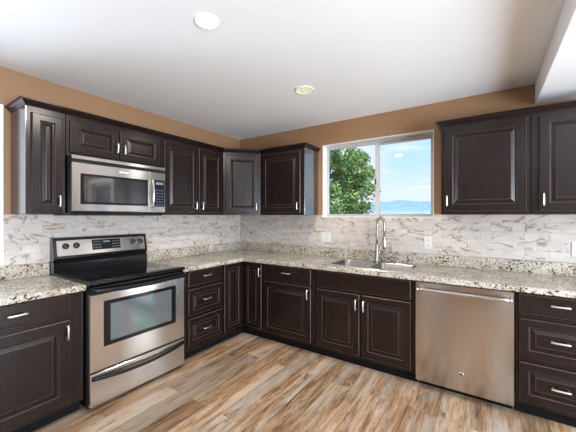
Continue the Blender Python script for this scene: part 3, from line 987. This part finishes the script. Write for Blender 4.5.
up.build('upstand', 'granite', ct)
ct2 = thing('countertop', 'short speckled granite worktop left of the range', 'countertop', (0, 0, CT0))
mb = MB()
slab_poly(mb, [(0.0005, -2.880), (CF, -2.880), (CF, -2.206), (0.0005, -2.206)])
mb.build('worktop', 'granite', ct2)
MB().box(0.0005, 0.020, -2.880, -2.206, ez + 0.0002, 1.0162 - CT0, 0.002).build('upstand', 'granite', ct2)

# ------------------------------------------------------------------ sink
def rrect(x0, x1, y0, y1, r, z, n=5):
    out = []
    for (cx_, cy_, a0) in ((x1 - r, y1 - r, 0), (x0 + r, y1 - r, PI / 2), (x0 + r, y0 + r, PI), (x1 - r, y0 + r, 1.5 * PI)):
        for k in range(n + 1):
            a = a0 + PI / 2 * k / n
            out.append((cx_ + r * math.cos(a), cy_ + r * math.sin(a), z))
    return out
sk = thing('kitchen_sink', 'stainless steel double bowl drop-in sink set in the granite below the window', 'sink', (0, 0, CT1))
zr = 0.0062
rim = MB()
n_ = 24
bowls = ((1.640, 1.985, -0.535, -0.165), (2.015, 2.362, -0.535, -0.165))
# rim: raised plate built from strips round two rounded openings
OX0, OX1, OY0, OY1 = 1.598, 2.402, -0.590, -0.072
xm_ = 2.0
for (bx0, bx1, by0, by1), (ox0, ox1) in zip(bowls, ((OX0, xm_), (xm_, OX1))):
    inner = rrect(bx0, bx1, by0, by1, 0.055, zr)
    outer = []
    for p in inner:   # project each to the outer rectangle
        cx_, cy_ = (bx0 + bx1) / 2, (by0 + by1) / 2
        dx, dy = p[0] - cx_, p[1] - cy_
        outer.append([p, dx, dy])
    # map by side: build outer as rounded rect with tiny radius so corners match
    oo = rrect(ox0, ox1, OY0, OY1, 0.012, zr)
    vs = oo + inner
    m_ = len(inner)
    rim.add(vs, [(k, (k + 1) % m_, m_ + (k + 1) % m_, m_ + k) for k in range(m_)], None, False)
# outer lip down to the stone
lip_o = rrect(OX0, OX1, OY0, OY1, 0.012, zr)
lip_d = rrect(OX0 - 0.004, OX1 + 0.004, OY0 - 0.004, OY1 + 0.004, 0.014, 0.0004)
m_ = len(lip_o)
rim.add(lip_d + lip_o, [(k, (k + 1) % m_, m_ + (k + 1) % m_, m_ + k) for k in range(m_)], None, True)
rim.build('rim', 'steel_rim', sk)
for (bx0, bx1, by0, by1) in bowls:
    b = MB()
    loops = [rrect(bx0, bx1, by0, by1, 0.055, zr), rrect(bx0 + 0.004, bx1 - 0.004, by0 + 0.004, by1 - 0.004, 0.054, 0.0),
             rrect(bx0 + 0.012, bx1 - 0.012, by0 + 0.012, by1 - 0.012, 0.05, -0.14), rrect(bx0 + 0.022, bx1 - 0.022, by0 + 0.022, by1 - 0.022, 0.05, -0.165),
             rrect(bx0 + 0.05, bx1 - 0.05, by0 + 0.05, by1 - 0.05, 0.05, -0.174)]
    vs = [p for l in loops for p in l]
    fs = []
    for i in range(len(loops) - 1):
        for k in range(m_):
            fs.append((i * m_ + k, i * m_ + (k + 1) % m_, (i + 1) * m_ + (k + 1) % m_, (i + 1) * m_ + k))
    fs.append(tuple((len(loops) - 1) * m_ + k for k in range(m_)))
    b.add(vs, fs, None, True)
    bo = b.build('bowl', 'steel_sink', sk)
    dr = MB()
    dr.lathe([(0.045, -0.1735), (0.043, -0.171), (0.034, -0.1725), (0.030, -0.1730), (0.001, -0.1728)], 24, None, Matrix.Translation(((bx0 + bx1) / 2, (by0 + by1) / 2, 0)))
    dr.build('drain', 'chrome', bo)

# ------------------------------------------------------------------ faucet and soap pump
fx, fy, fz = 1.962, -0.102, CT1 + 0.0066
fc = thing('kitchen_faucet', 'tall nickel pull-down spring faucet arching over the sink', 'faucet', (fx, fy, fz))
mb = MB()
mb.lathe([(0.0, 0.0), (0.029, 0.0), (0.029, 0.006), (0.024, 0.012), (0.0195, 0.018), (0.0195, 0.16), (0.0165, 0.17), (0.013, 0.175), (0.0, 0.175)], 24)
mb.build('body', 'faucet', fc)
dirv = Vector((0.86, -0.51, 0)).normalized()
R_ = 0.052
arc = [Vector((0, 0, 0.17)), Vector((0, 0, 0.24)), Vector((0, 0, 0.32)), Vector((0, 0, 0.365))]
for i in range(1, 13):
    a = PI * i / 12
    arc.append(Vector((0, 0, 0.375)) + dirv * (R_ * (1 - math.cos(a))) + Vector((0, 0, R_ * 1.25 * math.sin(a))))
arc += [arc[-1] + Vector((0, 0, -0.05)), arc[-1] + Vector((0, 0, -0.115))]
MB().tube(arc, 0.0105, 12).build('spout_hose', 'faucet', fc)
# coil spring round the hose
def polyline_at(pts, s):
    acc = 0
    for i in range(len(pts) - 1):
        l = (pts[i + 1] - pts[i]).length
        if s <= acc + l or i == len(pts) - 2:
            t = (s - acc) / l
            return pts[i].lerp(pts[i + 1], t), (pts[i + 1] - pts[i]).normalized()
        acc += l
tot = sum((arc[i + 1] - arc[i]).length for i in range(len(arc) - 1))
coil = []
turns = 46
side = dirv.cross(Vector((0, 0, 1))).normalized()
for i in range(turns * 8):
    s = 0.02 + (tot - 0.04) * i / (turns * 8)
    p, t = polyline_at(arc, s)
    u = side
    v = t.cross(u).normalized()
    a = 2 * PI * i / 8
    coil.append(p + (u * math.cos(a) + v * math.sin(a)) * 0.0140)
MB().tube(coil, 0.0018, 5).build('spring', 'faucet', fc)
end = arc[-1]
MB().lathe([(0.0, 0.0), (0.013, 0.0), (0.0145, -0.02), (0.0145, -0.075), (0.018, -0.10), (0.018, -0.125), (0.012, -0.13), (0.0, -0.13)], 20, None, Matrix.Translation(end)).build('spray_head', 'faucet', fc)
arm = MB()
zz = end.z - 0.03
arm.tube([Vector((0, 0, 0.14)), Vector((0, 0, 0.14)) + dirv * 0.03, Vector((0, 0, zz)) + dirv * (R_ * 2 - 0.022)], 0.0055, 10)
arm.tube([Vector((0, 0, zz)) + dirv * (R_ * 2) + Vector((0, 0, -0.008)), Vector((0, 0, zz)) + dirv * (R_ * 2) + Vector((0, 0, 0.008))], 0.019, 16)
arm.build('holder_arm', 'faucet', fc)
lv = MB()
lv.tube([(0.0, 0.0, 0.085), (0.040, -0.008, 0.085)], 0.011, 12)
lv.tube([(0.040, -0.008, 0.085), (0.050, -0.03, 0.10), (0.058, -0.075, 0.125)], [0.0065, 0.0055, 0.0045], 10)
lv.build('lever', 'faucet', fc)
sp = MB()
sp.lathe([(0.0, 0.0), (0.019, 0.0), (0.019, 0.004), (0.011, 0.008), (0.010, 0.032), (0.012, 0.036), (0.012, 0.046), (0.0, 0.048)], 20)
sp.tube([(0, 0, 0.041), (0.012, -0.030, 0.047), (0.016, -0.045, 0.040)], 0.0045, 8)
tag(sp.build('soap_dispenser', 'faucet', None, (2.165, -0.103, fz)), 'small nickel soap pump on the sink rim right of the faucet', 'soap dispenser')

# ------------------------------------------------------------------ dishwasher
DX0, DX1 = 2.429, 3.0445
dw = thing('dishwasher', 'stainless steel dishwasher with a bar handle between sink cabinet and drawers', 'dishwasher', (DX0, 0, ZF))
wD = DX1 - DX0
MB().box(0.004, wD - 0.004, -0.60, -0.03, 0.06, 0.82, 0.003).build('tub', 'blackplastic', dw)
MB().box(0.008, wD - 0.008, -0.555, -0.53, 0.002, 0.059, 0.0).box(0.004, wD - 0.004, -0.60, -0.59, 0.05, 0.0595).build('toe_panel', 'black', dw)
dm = MB()
# door panel bulges slightly
poly = [(-0.601, 0.066), (-0.640, 0.066)]
nseg = 16
zb_, zt_ = 0.070, 0.824
for i in range(nseg + 1):
    t = i / nseg
    poly.append((-0.646 - 0.006 * math.sin(PI * t), zb_ + (zt_ - zb_) * t))
poly += [(-0.640, 0.8285), (-0.601, 0.8285)]
dm.prism(poly, 0.003, wD - 0.003, 'X')
do = dm.build('door', 'steel_dw', dw)
for p in do.data.polygons: p.use_smooth = False
hb = MB()
hpts = []
for i in range(15):
    t = -1 + 2 * i / 14
    hpts.append((wD / 2 + t * 0.287, -0.690 - 0.008 * (1 - t * t), 0.778))
hb.tube(hpts, 0.0125, 14)
for s in (-1, 1):
    hb.tube([(wD / 2 + s * 0.268, -0.645, 0.778), (wD / 2 + s * 0.268, -0.688, 0.778)], 0.0095, 12)
    hb.tube([(wD / 2 + s * 0.280, -0.6905, 0.778), (wD / 2 + s * 0.292, -0.690, 0.778)], 0.0145, 14)
hb.build('handle', 'chrome', do)
bd = MB()
xb = Matrix.Translation((2.737 - DX0, -0.6495, 0.239 - ZF)) @ Matrix.Rotation(PI / 2, 4, 'X')
bd.lathe([(0.0, 0.003), (0.009, 0.003), (0.010, 0.0045), (0.016, 0.0045), (0.018, 0.002), (0.018, 0.0)], 24, None, xb)
bd.lathe([(0.0, 0.0036), (0.0095, 0.0036)], 24, 'dark_slot', xb)
bd.build('badge', 'chrome', do)

# ------------------------------------------------------------------ range
GY0, GY1 = -2.2025, -1.4365
rg = thing('electric_range', 'stainless steel freestanding range with black glass cooktop and back control panel', 'stove', (0, GY0, ZF), RL)
wR = GY1 - GY0       # local x 0..wR, local front -y
z = lambda a: a - ZF
MB().box(0.002, wR - 0.002, -0.640, -0.03, 0.03, z(0.895), 0.003).build('body', 'black', rg)
for (a, b_) in ((0.04, -0.08), (wR - 0.04, -0.08), (0.04, -0.60), (wR - 0.04, -0.60)):
    MB().tube([(a, b_, 0.0005), (a, b_, 0.0295)], 0.018, 12).build('foot', 'blackplastic', rg)
# cooktop with rounded front edge
cp = [(-0.095, z(0.8955)), (-0.655, z(0.8955)), (-0.676, z(0.905)), (-0.681, z(0.915)), (-0.678, z(0.924)), (-0.668, z(0.930)), (-0.655, z(0.931)), (-0.640, z(0.928)), (-0.112, z(0.928)), (-0.095, z(0.931))]
co = MB().prism(cp, 0.0, wR, 'X').build('cooktop', 'black', rg)
MB().box(0.020, wR - 0.020, -0.637, -0.115, z(0.9282), z(0.9305), 0.001).build('glass_surface', 'cooktop', co)
M['burner'] = simple('printed_burner_ring', (0.05, 0.05, 0.052), 0.15)
for (a, b_, r) in ((0.20, -0.50, 0.095), (0.57, -0.50, 0.115), (0.20, -0.24, 0.075), (0.57, -0.24, 0.075)):
    MB().lathe([(r - 0.003, 0.9308 - ZF), (r, 0.9308 - ZF)], 48, None, Matrix.Translation((a, b_, 0))).build('burner_ring', 'burner', co)
# back guard: black shell, sloped silver panel
bg = MB().prism([(-0.012, z(0.60)), (-0.070, z(0.60)), (-0.092, z(0.90)), (-0.092, z(1.000)), (-0.074, z(1.020)), (-0.098, z(1.040)), (-0.066, z(1.196)), (-0.055, z(1.203)), (-0.012, z(1.203))], 0.0, wR, 'X')
bgo = bg.build('backguard', 'black', rg)
def on_slope(zz):     # y of the sloped panel face at height zz
    return -0.098 + (zz - 1.040) / (1.196 - 1.040) * 0.032
def slope_xf(x, zz, off=0.0):
    ang = math.atan2(0.032, 0.156)
    return Matrix.Translation((x, on_slope(zz) - off, z(zz))) @ Matrix.Rotation(-ang, 4, 'X')
cpn = MB().box(-0.362, 0.362, -0.003, 0.004, -0.062, 0.066, 0.0025, None, slope_xf(wR / 2, 1.118))
cpo = cpn.build('control_panel', 'steel', bgo)
dsp = MB().box(-0.118, 0.118, -0.005, -0.0032, -0.047, 0.040, 0.001, None, slope_xf(-1.8095 - GY0, 1.134))
pm = dsp
for i in range(4):
    for j in range(3):
        for sx in (-1, 1):
            cxp = sx * (0.052 + 0.017 * i)
            czp = -0.028 + 0.024 * j
            pm.box(cxp - 0.005, cxp + 0.005, -0.0056, -0.0051, czp - 0.003, czp + 0.003, 0, 'print', slope_xf(-1.8095 - GY0, 1.134))
pm.box(-0.028, 0.028, -0.0056, -0.0051, 0.012, 0.028, 0, 'print', slope_xf(-1.8095 - GY0, 1.134))
pm.build('display', 'display', cpo)
for ky in (-2.120, -2.045, -1.577, -1.503):
    k = MB()
    xk = slope_xf(ky - GY0, 1.135, 0.003) @ Matrix.Rotation(PI / 2, 4, 'X')
    k.lathe([(0.0, 0.022), (0.018, 0.022), (0.020, 0.019), (0.0225, 0.004), (0.0245, 0.0), (0.0, 0.0)], 24, None, xk)
    k.box(-0.0045, 0.0045, -0.030, -0.020, -0.019, 0.019, 0.002, None, slope_xf(ky - GY0, 1.135, 0.003))
    k.build('knob', 'blackplastic', cpo)
# oven door
od = MB()
FD = -0.680
od.box(0.008, wR - 0.008, FD, -0.6425, z(0.318), z(0.842), 0.004)
odo = od.build('oven_door', 'steel', rg)
MB().box(0.006, wR - 0.006, FD - 0.004, -0.6425, z(0.8425), z(0.893), 0.004).build('door_top_cap', 'black', odo)
wf_ = MB()
a0, a1, b0, b1 = -2.110 - GY0, -1.532 - GY0, z(0.470), z(0.788)
wf_.rings([(a0, a1, b0, b1, FD + 0.001), (a0 + 0.002, a1 - 0.002, b0 + 0.002, b1 - 0.002, FD - 0.003), (a0 + 0.004, a1 - 0.004, b0 + 0.004, b1 - 0.004, FD - 0.004), (a0 + 0.044, a1 - 0.044, b0 + 0.030, b1 - 0.026, FD - 0.004), (a0 + 0.045, a1 - 0.045, b0 + 0.031, b1 - 0.027, FD - 0.0035)], [None] * 4, None, False)
wf_.build('window_frame', 'black', odo)
MB().box(a0 + 0.044, a1 - 0.044, FD - 0.0035, FD - 0.0005, b0 + 0.030, b1 - 0.026).build('window_glass', 'oven_glass', odo)
def bowed_bar(x0, x1, y, zc, sag, ry, rz, out, n=24):
    """oval-section bar that hangs in a shallow arc and bows outward"""
    mb = MB()
    pts = []
    for i in range(n + 1):
        t = -1 + 2 * i / n
        pts.append((x0 + (x1 - x0) * i / n, y - out * (1 - t * t), zc - sag * (1 - t * t)))
    vs, fs = [], []
    m_ = 14
    for p in pts:
        for k in range(m_):
            a = 2 * PI * k / m_
            vs.append((p[0], p[1] + ry * math.cos(a), p[2] + rz * math.sin(a)))
    for i in range(n):
        for k in range(m_):
            fs.append((i * m_ + k, i * m_ + (k + 1) % m_, (i + 1) * m_ + (k + 1) % m_, (i + 1) * m_ + k))
    fs += [tuple(range(m_))[::-1], tuple(n * m_ + k for k in range(m_))]
    mb.add(vs, fs, None, True)
    return mb
hd = bowed_bar(0.012, wR - 0.012, FD - 0.022, z(0.872), 0.012, 0.010, 0.014, 0.034)
for s in (0.022, wR - 0.022):
    hd.box(s - 0.012, s + 0.012, FD - 0.024, FD - 0.004, z(0.858), z(0.886), 0.003)
hd.build('handle', 'black_handle', odo)
# storage drawer
dwm = MB().box(0.008, wR - 0.008, FD, -0.6425, z(0.082), z(0.302), 0.004)
dwo = dwm.build('storage_drawer', 'steel', rg)
bowed_bar(0.014, wR - 0.014, FD - 0.010, z(0.276), 0.026, 0.012, 0.012, 0.020).build('handle', 'black_handle', dwo)
gp = MB().box(0.012, wR - 0.012, FD + 0.012, -0.642, z(0.3025), z(0.3175))
gp.build('door_gap', 'dark_slot', rg)

# ------------------------------------------------------------------ microwave
MY0, MY1 = -2.198, -1.442
mwz0, mwz1 = 1.392, 1.8245
mw = thing('microwave_oven', 'stainless steel over-the-range microwave mounted below the short cabinet', 'microwave', (0, MY0, mwz0), RL)
wM = MY1 - MY0
q = lambda a: a - mwz0
MB().box(0.0, wM, -0.372, -0.013, 0.0, q(mwz1), 0.003).build('case', 'black', mw)
gr = MB()
gr.box(0.001, wM - 0.001, -0.402, -0.3725, q(1.796), q(1.824), 0.003)
gr.build('top_trim', 'steel', mw)
vt = MB()
for k in range(3):
    vt.box(0.004, wM - 0.004, -0.394 + 0.002 * k, -0.3725, q(1.7755) + 0.007 * k, q(1.7755) + 0.007 * k + 0.0045, 0.001)
vt.build('vent_grille', 'blackplastic', mw)
dM = MB()
# door and control surround as one slightly curved steel face
Yd = -1.598 - MY0
dM.box(0.001, Yd, -0.402, -0.3725, q(1.412), q(1.773), 0.004)
dMo = dM.build('door', 'steel', mw)
a0, a1, b0, b1 = -2.143 - MY0, -1.616 - MY0, q(1.466), q(1.695)
fr = MB().rings([(a0, a1, b0, b1, -0.4018), (a0 + 0.002, a1 - 0.002, b0 + 0.002, b1 - 0.002, -0.4035), (a0 + 0.022, a1 - 0.020, b0 + 0.018, b1 - 0.018, -0.4035), (a0 + 0.023, a1 - 0.021, b0 + 0.019, b1 - 0.019, -0.4030)], [None] * 3, None, False)
fr.build('window_frame', 'black', dMo)
MB().box(a0 + 0.022, a1 - 0.020, -0.4030, -0.4022, b0 + 0.018, b1 - 0.018).build('window_glass', 'mw_glass', dMo)
hm = MB()
hx = -1.580 - MY0 - 0.026
pts = []
for i in range(17):
    t = -1 + 2 * i / 16
    pts.append((hx + 0.026, -0.418 - 0.018 * (1 - t * t), q(1.578) + t * 0.125))
hm.tube(pts, 0.011, 12, None, True)
for s in (-1, 1):
    hm.tube([(hx + 0.026, -0.401, q(1.578) + s * 0.117), (hx + 0.026, -0.420, q(1.578) + s * 0.117)], 0.009, 10)
hm.build('handle', 'chrome', dMo)
cM = MB().box(Yd + 0.001, wM - 0.001, -0.402, -0.3725, q(1.412), q(1.773), 0.004)
cMo = cM.build('control_surround', 'steel', mw)
kp = MB().box(-1.553 - MY0, -1.452 - MY0, -0.4035, -0.4015, q(1.463), q(1.703), 0.001)
pm = kp
for i in range(3):
    for j in range(6):
        cxp = -1.530 - MY0 + 0.027 * i
        czp = q(1.480) + 0.026 * j
        pm.box(cxp - 0.007, cxp + 0.007, -0.4040, -0.4036, czp - 0.003, czp + 0.003, 0, 'print')
pm.box(-1.540 - MY0, -1.466 - MY0, -0.4040, -0.4036, q(1.662), q(1.685), 0, 'print')
pm.build('keypad', 'screen', cMo)
lg = MB()
for k, w_ in enumerate((0.010, 0.008, 0.009, 0.008, 0.010, 0.008)):
    lg.box(-1.860 - MY0 + 0.0125 * k, -1.860 - MY0 + 0.0125 * k + w_, -0.4032, -0.4018, q(1.730), q(1.741 + (0.002 if k in (0, 4) else 0)), 0.0005)
lg.build('badge', 'casing', dMo)
MB().box(0.01, wM - 0.01, -0.36, -0.05, -0.010, -0.0005, 0.002).build('underside_grille', 'blackplastic', mw)

# ------------------------------------------------------------------ outlets and switch plates
def plate(label, x0, x1, z0, z1, kind):
    root = thing('wall_outlet', label, 'outlet', ((x0 + x1) / 2, -0.0105, (z0 + z1) / 2))
    w2_, h2_ = (x1 - x0) / 2, (z1 - z0) / 2
    MB().box(-w2_, w2_, -0.006, 0.0, -h2_, h2_, 0.002).build('cover_plate', 'white_plastic', root)
    if kind == 'outlet':
        for s in (-1, 1):
            c = MB()
            c.box(-0.017, 0.017, -0.0085, -0.0062, s * 0.026 - 0.015, s * 0.026 + 0.015, 0.0015)
            for sx in (-0.006, 0.006):
                c.box(sx - 0.0012, sx + 0.0012, -0.0089, -0.0085, s * 0.026 - 0.006, s * 0.026 + 0.006, 0, 'dark_slot')
            c.build('receptacle', 'white_plastic', root)
    else:
        for sx in (-0.028, 0.028):
            MB().box(sx - 0.016, sx + 0.016, -0.010, -0.0062, -0.030, 0.030, 0.002).build('rocker', 'white_plastic', root)
    return root
plate('white double switch plate on the tiles left of the faucet, below the window', 1.280, 1.402, 1.075, 1.187, 'switch')
plate('white outlet plate on the tiles right of the faucet below the window corner', 2.388, 2.460, 1.066, 1.182, 'outlet')
plate('white outlet plate at the right edge, under the beam-side wall cabinet', 3.430, 3.502, 1.068, 1.184, 'outlet')

# ------------------------------------------------------------------ ceiling lights
def emit(name, col, s):
    m, nt, b = new_mat(name)
    n = tex_noise(nt, objco(nt), 30, 1)
    b.inputs['Base Color'].default_value = (0.7, 0.68, 0.6, 1)
    nt.links.new(ramp(nt, n, [(0.2, (*[c * 0.94 for c in col], 1)), (0.8, (*col, 1))]), b.inputs['Emission Color'])
    b.inputs['Emission Strength'].default_value = s
    return m
M['lamp_on'] = emit('glowing_lamp', (1.0, 0.98, 0.95), 9.0)
M['lamp_warm'] = emit('warm_lamp', (0.60, 0.50, 0.22), 0.6)

def can_light(label, x, y, lamp, energy, R=0.080, dim=False, group=None):
    root = thing('recessed_light', label, 'ceiling light', (x, y, ZC), 0, group)
    MB().lathe([(R, -0.0005), (R, -0.004), (R - 0.004, -0.007), (R - 0.009, -0.006), (R - 0.010, -0.0035), (R - 0.010, -0.0005)], 40).build('trim_ring', 'casing', root)
    MB().lathe([(R - 0.0105, -0.0032), (R - 0.03, -0.0026), (R - 0.045, -0.0022), (0.0, -0.0020)], 32).build('reflector', 'lamp_warm' if dim else 'lamp_on', root)
    if dim:
        for k in range(3):
            a = 2 * PI * k / 3 + 0.5
            MB().tube([(0.042 * math.cos(a), 0.042 * math.sin(a), -0.0035), (0.042 * math.cos(a), 0.042 * math.sin(a), -0.0012)], 0.005, 8).build('clip', 'dark_slot', root)
    d = bpy.data.lights.new('lamp', 'SPOT' if dim else 'AREA')
    if dim:
        d.spot_size = 2.9
        d.spot_blend = 1.0
        d.shadow_soft_size = 0.006
        energy *= 4.0
    else:
        d.shape = 'DISK'
        d.size = 0.10
    d.energy = energy
    d.color = (1.0, 0.93, 0.84)
    o = bpy.data.objects.new('lamp', d)
    COL.objects.link(o)
    o.parent = root
    o.location = (0, 0, -0.012)
    return root
can_light('round recessed ceiling light glowing bright white, nearer the camera', 1.617, -2.010, 'on', 19, 0.069)
can_light('round recessed ceiling light glowing dim warm yellow, near the window wall', 1.603, -0.940, 'warm', 12, 0.080, True)

# ------------------------------------------------------------------ outdoors
def terrain():
    mb = MB()
    nx, ny = 90, 60
    vs, fs = [], []
    for j in range(ny + 1):
        t = j / ny
        r = 60 + 7400 * t ** 1.6
        for i in range(nx + 1):
            a = math.radians(20 + 160 * i / nx)
            x, y = r * math.cos(a), r * math.sin(a)
            base = -12 - 40 * min(1, r / 900)
            k = max(0, (r - 3600) / 2800)
            k = min(1, k)
            k = k * k * (3 - 2 * k)
            nz = noise.fractal(Vector((x * 0.0007 + 3, y * 0.0007, 0.3)), 1.0, 2.0, 5)
            nz2 = noise.fractal(Vector((x * 0.0025, y * 0.0025, 4.3)), 1.0, 2.0, 4)
            h = base + k * (350 + 110 * nz + 30 * nz2) + nz2 * 6 * min(1, r / 800)
            k2 = max(0, min(1, (r - 1300) / 1600))
            h += k2 * (1 - k) * 22 * nz
            vs.append((x, y, h))
    for j in range(ny):
        for i in range(nx):
            a = j * (nx + 1) + i
            fs.append((a, a + 1, a + nx + 2, a + nx + 1))
    mb.add(vs, fs, None, True)
    return mb
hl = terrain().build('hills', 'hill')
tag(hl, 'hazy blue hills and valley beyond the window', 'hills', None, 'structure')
yd = MB().box(-30, 30, 0.17, 55, -0.6, -0.3)
tag(yd.build('yard', 'yard'), 'dry grass yard outside the window', 'ground', None, 'structure')

def make_tree(label, x, y, z0, seed, spread=1.25, top=3.3, low=0.9, nb=34, nl=330):
    rnd = random.Random(seed)
    root = thing('garden_tree', label, 'tree', (x, y, z0))
    tr = MB()
    H_ = top - z0
    trunk = [Vector((0.12 * math.sin(i * 0.9) * i / 8, 0.08 * math.cos(i * 1.3) * i / 8, H_ * 0.92 * i / 8)) for i in range(9)]
    tr.tube(trunk, [0.085 * (1 - i / 9.5) + 0.006 for i in range(9)], 8)
    tips = []
    for b_ in range(nb):
        f = 0.22 + 0.76 * (b_ + rnd.random()) / nb
        k = min(7, int(f * 8))
        p0 = trunk[k].lerp(trunk[k + 1], f * 8 - k)
        a = rnd.random() * 2 * PI
        prof = math.sin(PI * min(1, max(0.0, (1.08 - f) / 0.86))) ** 0.6 if f < 1.08 else 0
        ln = spread * (0.35 + 0.75 * prof) * rnd.uniform(0.75, 1.12)
        d = Vector((math.cos(a), math.sin(a), rnd.uniform(0.05, 0.55)))
        pts = [p0]
        for s in range(1, 5):
            pts.append(p0 + d.normalized() * ln * s / 4 + Vector((rnd.uniform(-.05, .05), rnd.uniform(-.05, .05), rnd.uniform(-.05, .05) + 0.03 * s)))
        tr.tube(pts, [0.022, 0.017, 0.012, 0.008, 0.004], 5)
        tips += [(pts[2], 0.20), (pts[3], 0.24), (pts[4], 0.22), (pts[4] + Vector((0, 0, 0.12)), 0.16)]
    tips.append((trunk[-1], 0.25))
    tr.build('trunk', 'bark', root)
    lv_ = MB()
    vs, fs = [], []
    for (c, r) in tips:
        for _ in range(nl // 4):
            while True:
                o = Vector((rnd.uniform(-1, 1), rnd.uniform(-1, 1), rnd.uniform(-1, 1)))
                if o.length < 1: break
            p = c + Vector((o.x, o.y, o.z * 0.75)) * r * 1.25
            a = Vector((rnd.uniform(-1, 1), rnd.uniform(-1, 1), rnd.uniform(-1, 1))).normalized()
            t = a.cross(Vector((rnd.uniform(-1, 1), rnd.uniform(-1, 1), rnd.uniform(-1, 1)))).normalized()
            l_, w_ = rnd.uniform(0.035, 0.06), rnd.uniform(0.018, 0.028)
            k = len(vs)
            vs += [p - a * l_, p + t * w_ + a * 0.004, p + a * l_, p - t * w_ + a * 0.004]
            fs.append((k, k + 1, k + 2, k + 3))
    me = bpy.data.meshes.new('foliage')
    me.from_pydata([tuple(v) for v in vs], [], fs)
    me.materials.append(M['leaf'])
    fo = bpy.data.objects.new('foliage', me)
    COL.objects.link(fo)
    fo.parent = root
    return root
make_tree('leafy green tree close outside the left window pane', -1.02, 5.0, -0.3, 3, 1.25, 3.30, 0.9, 52, 560)
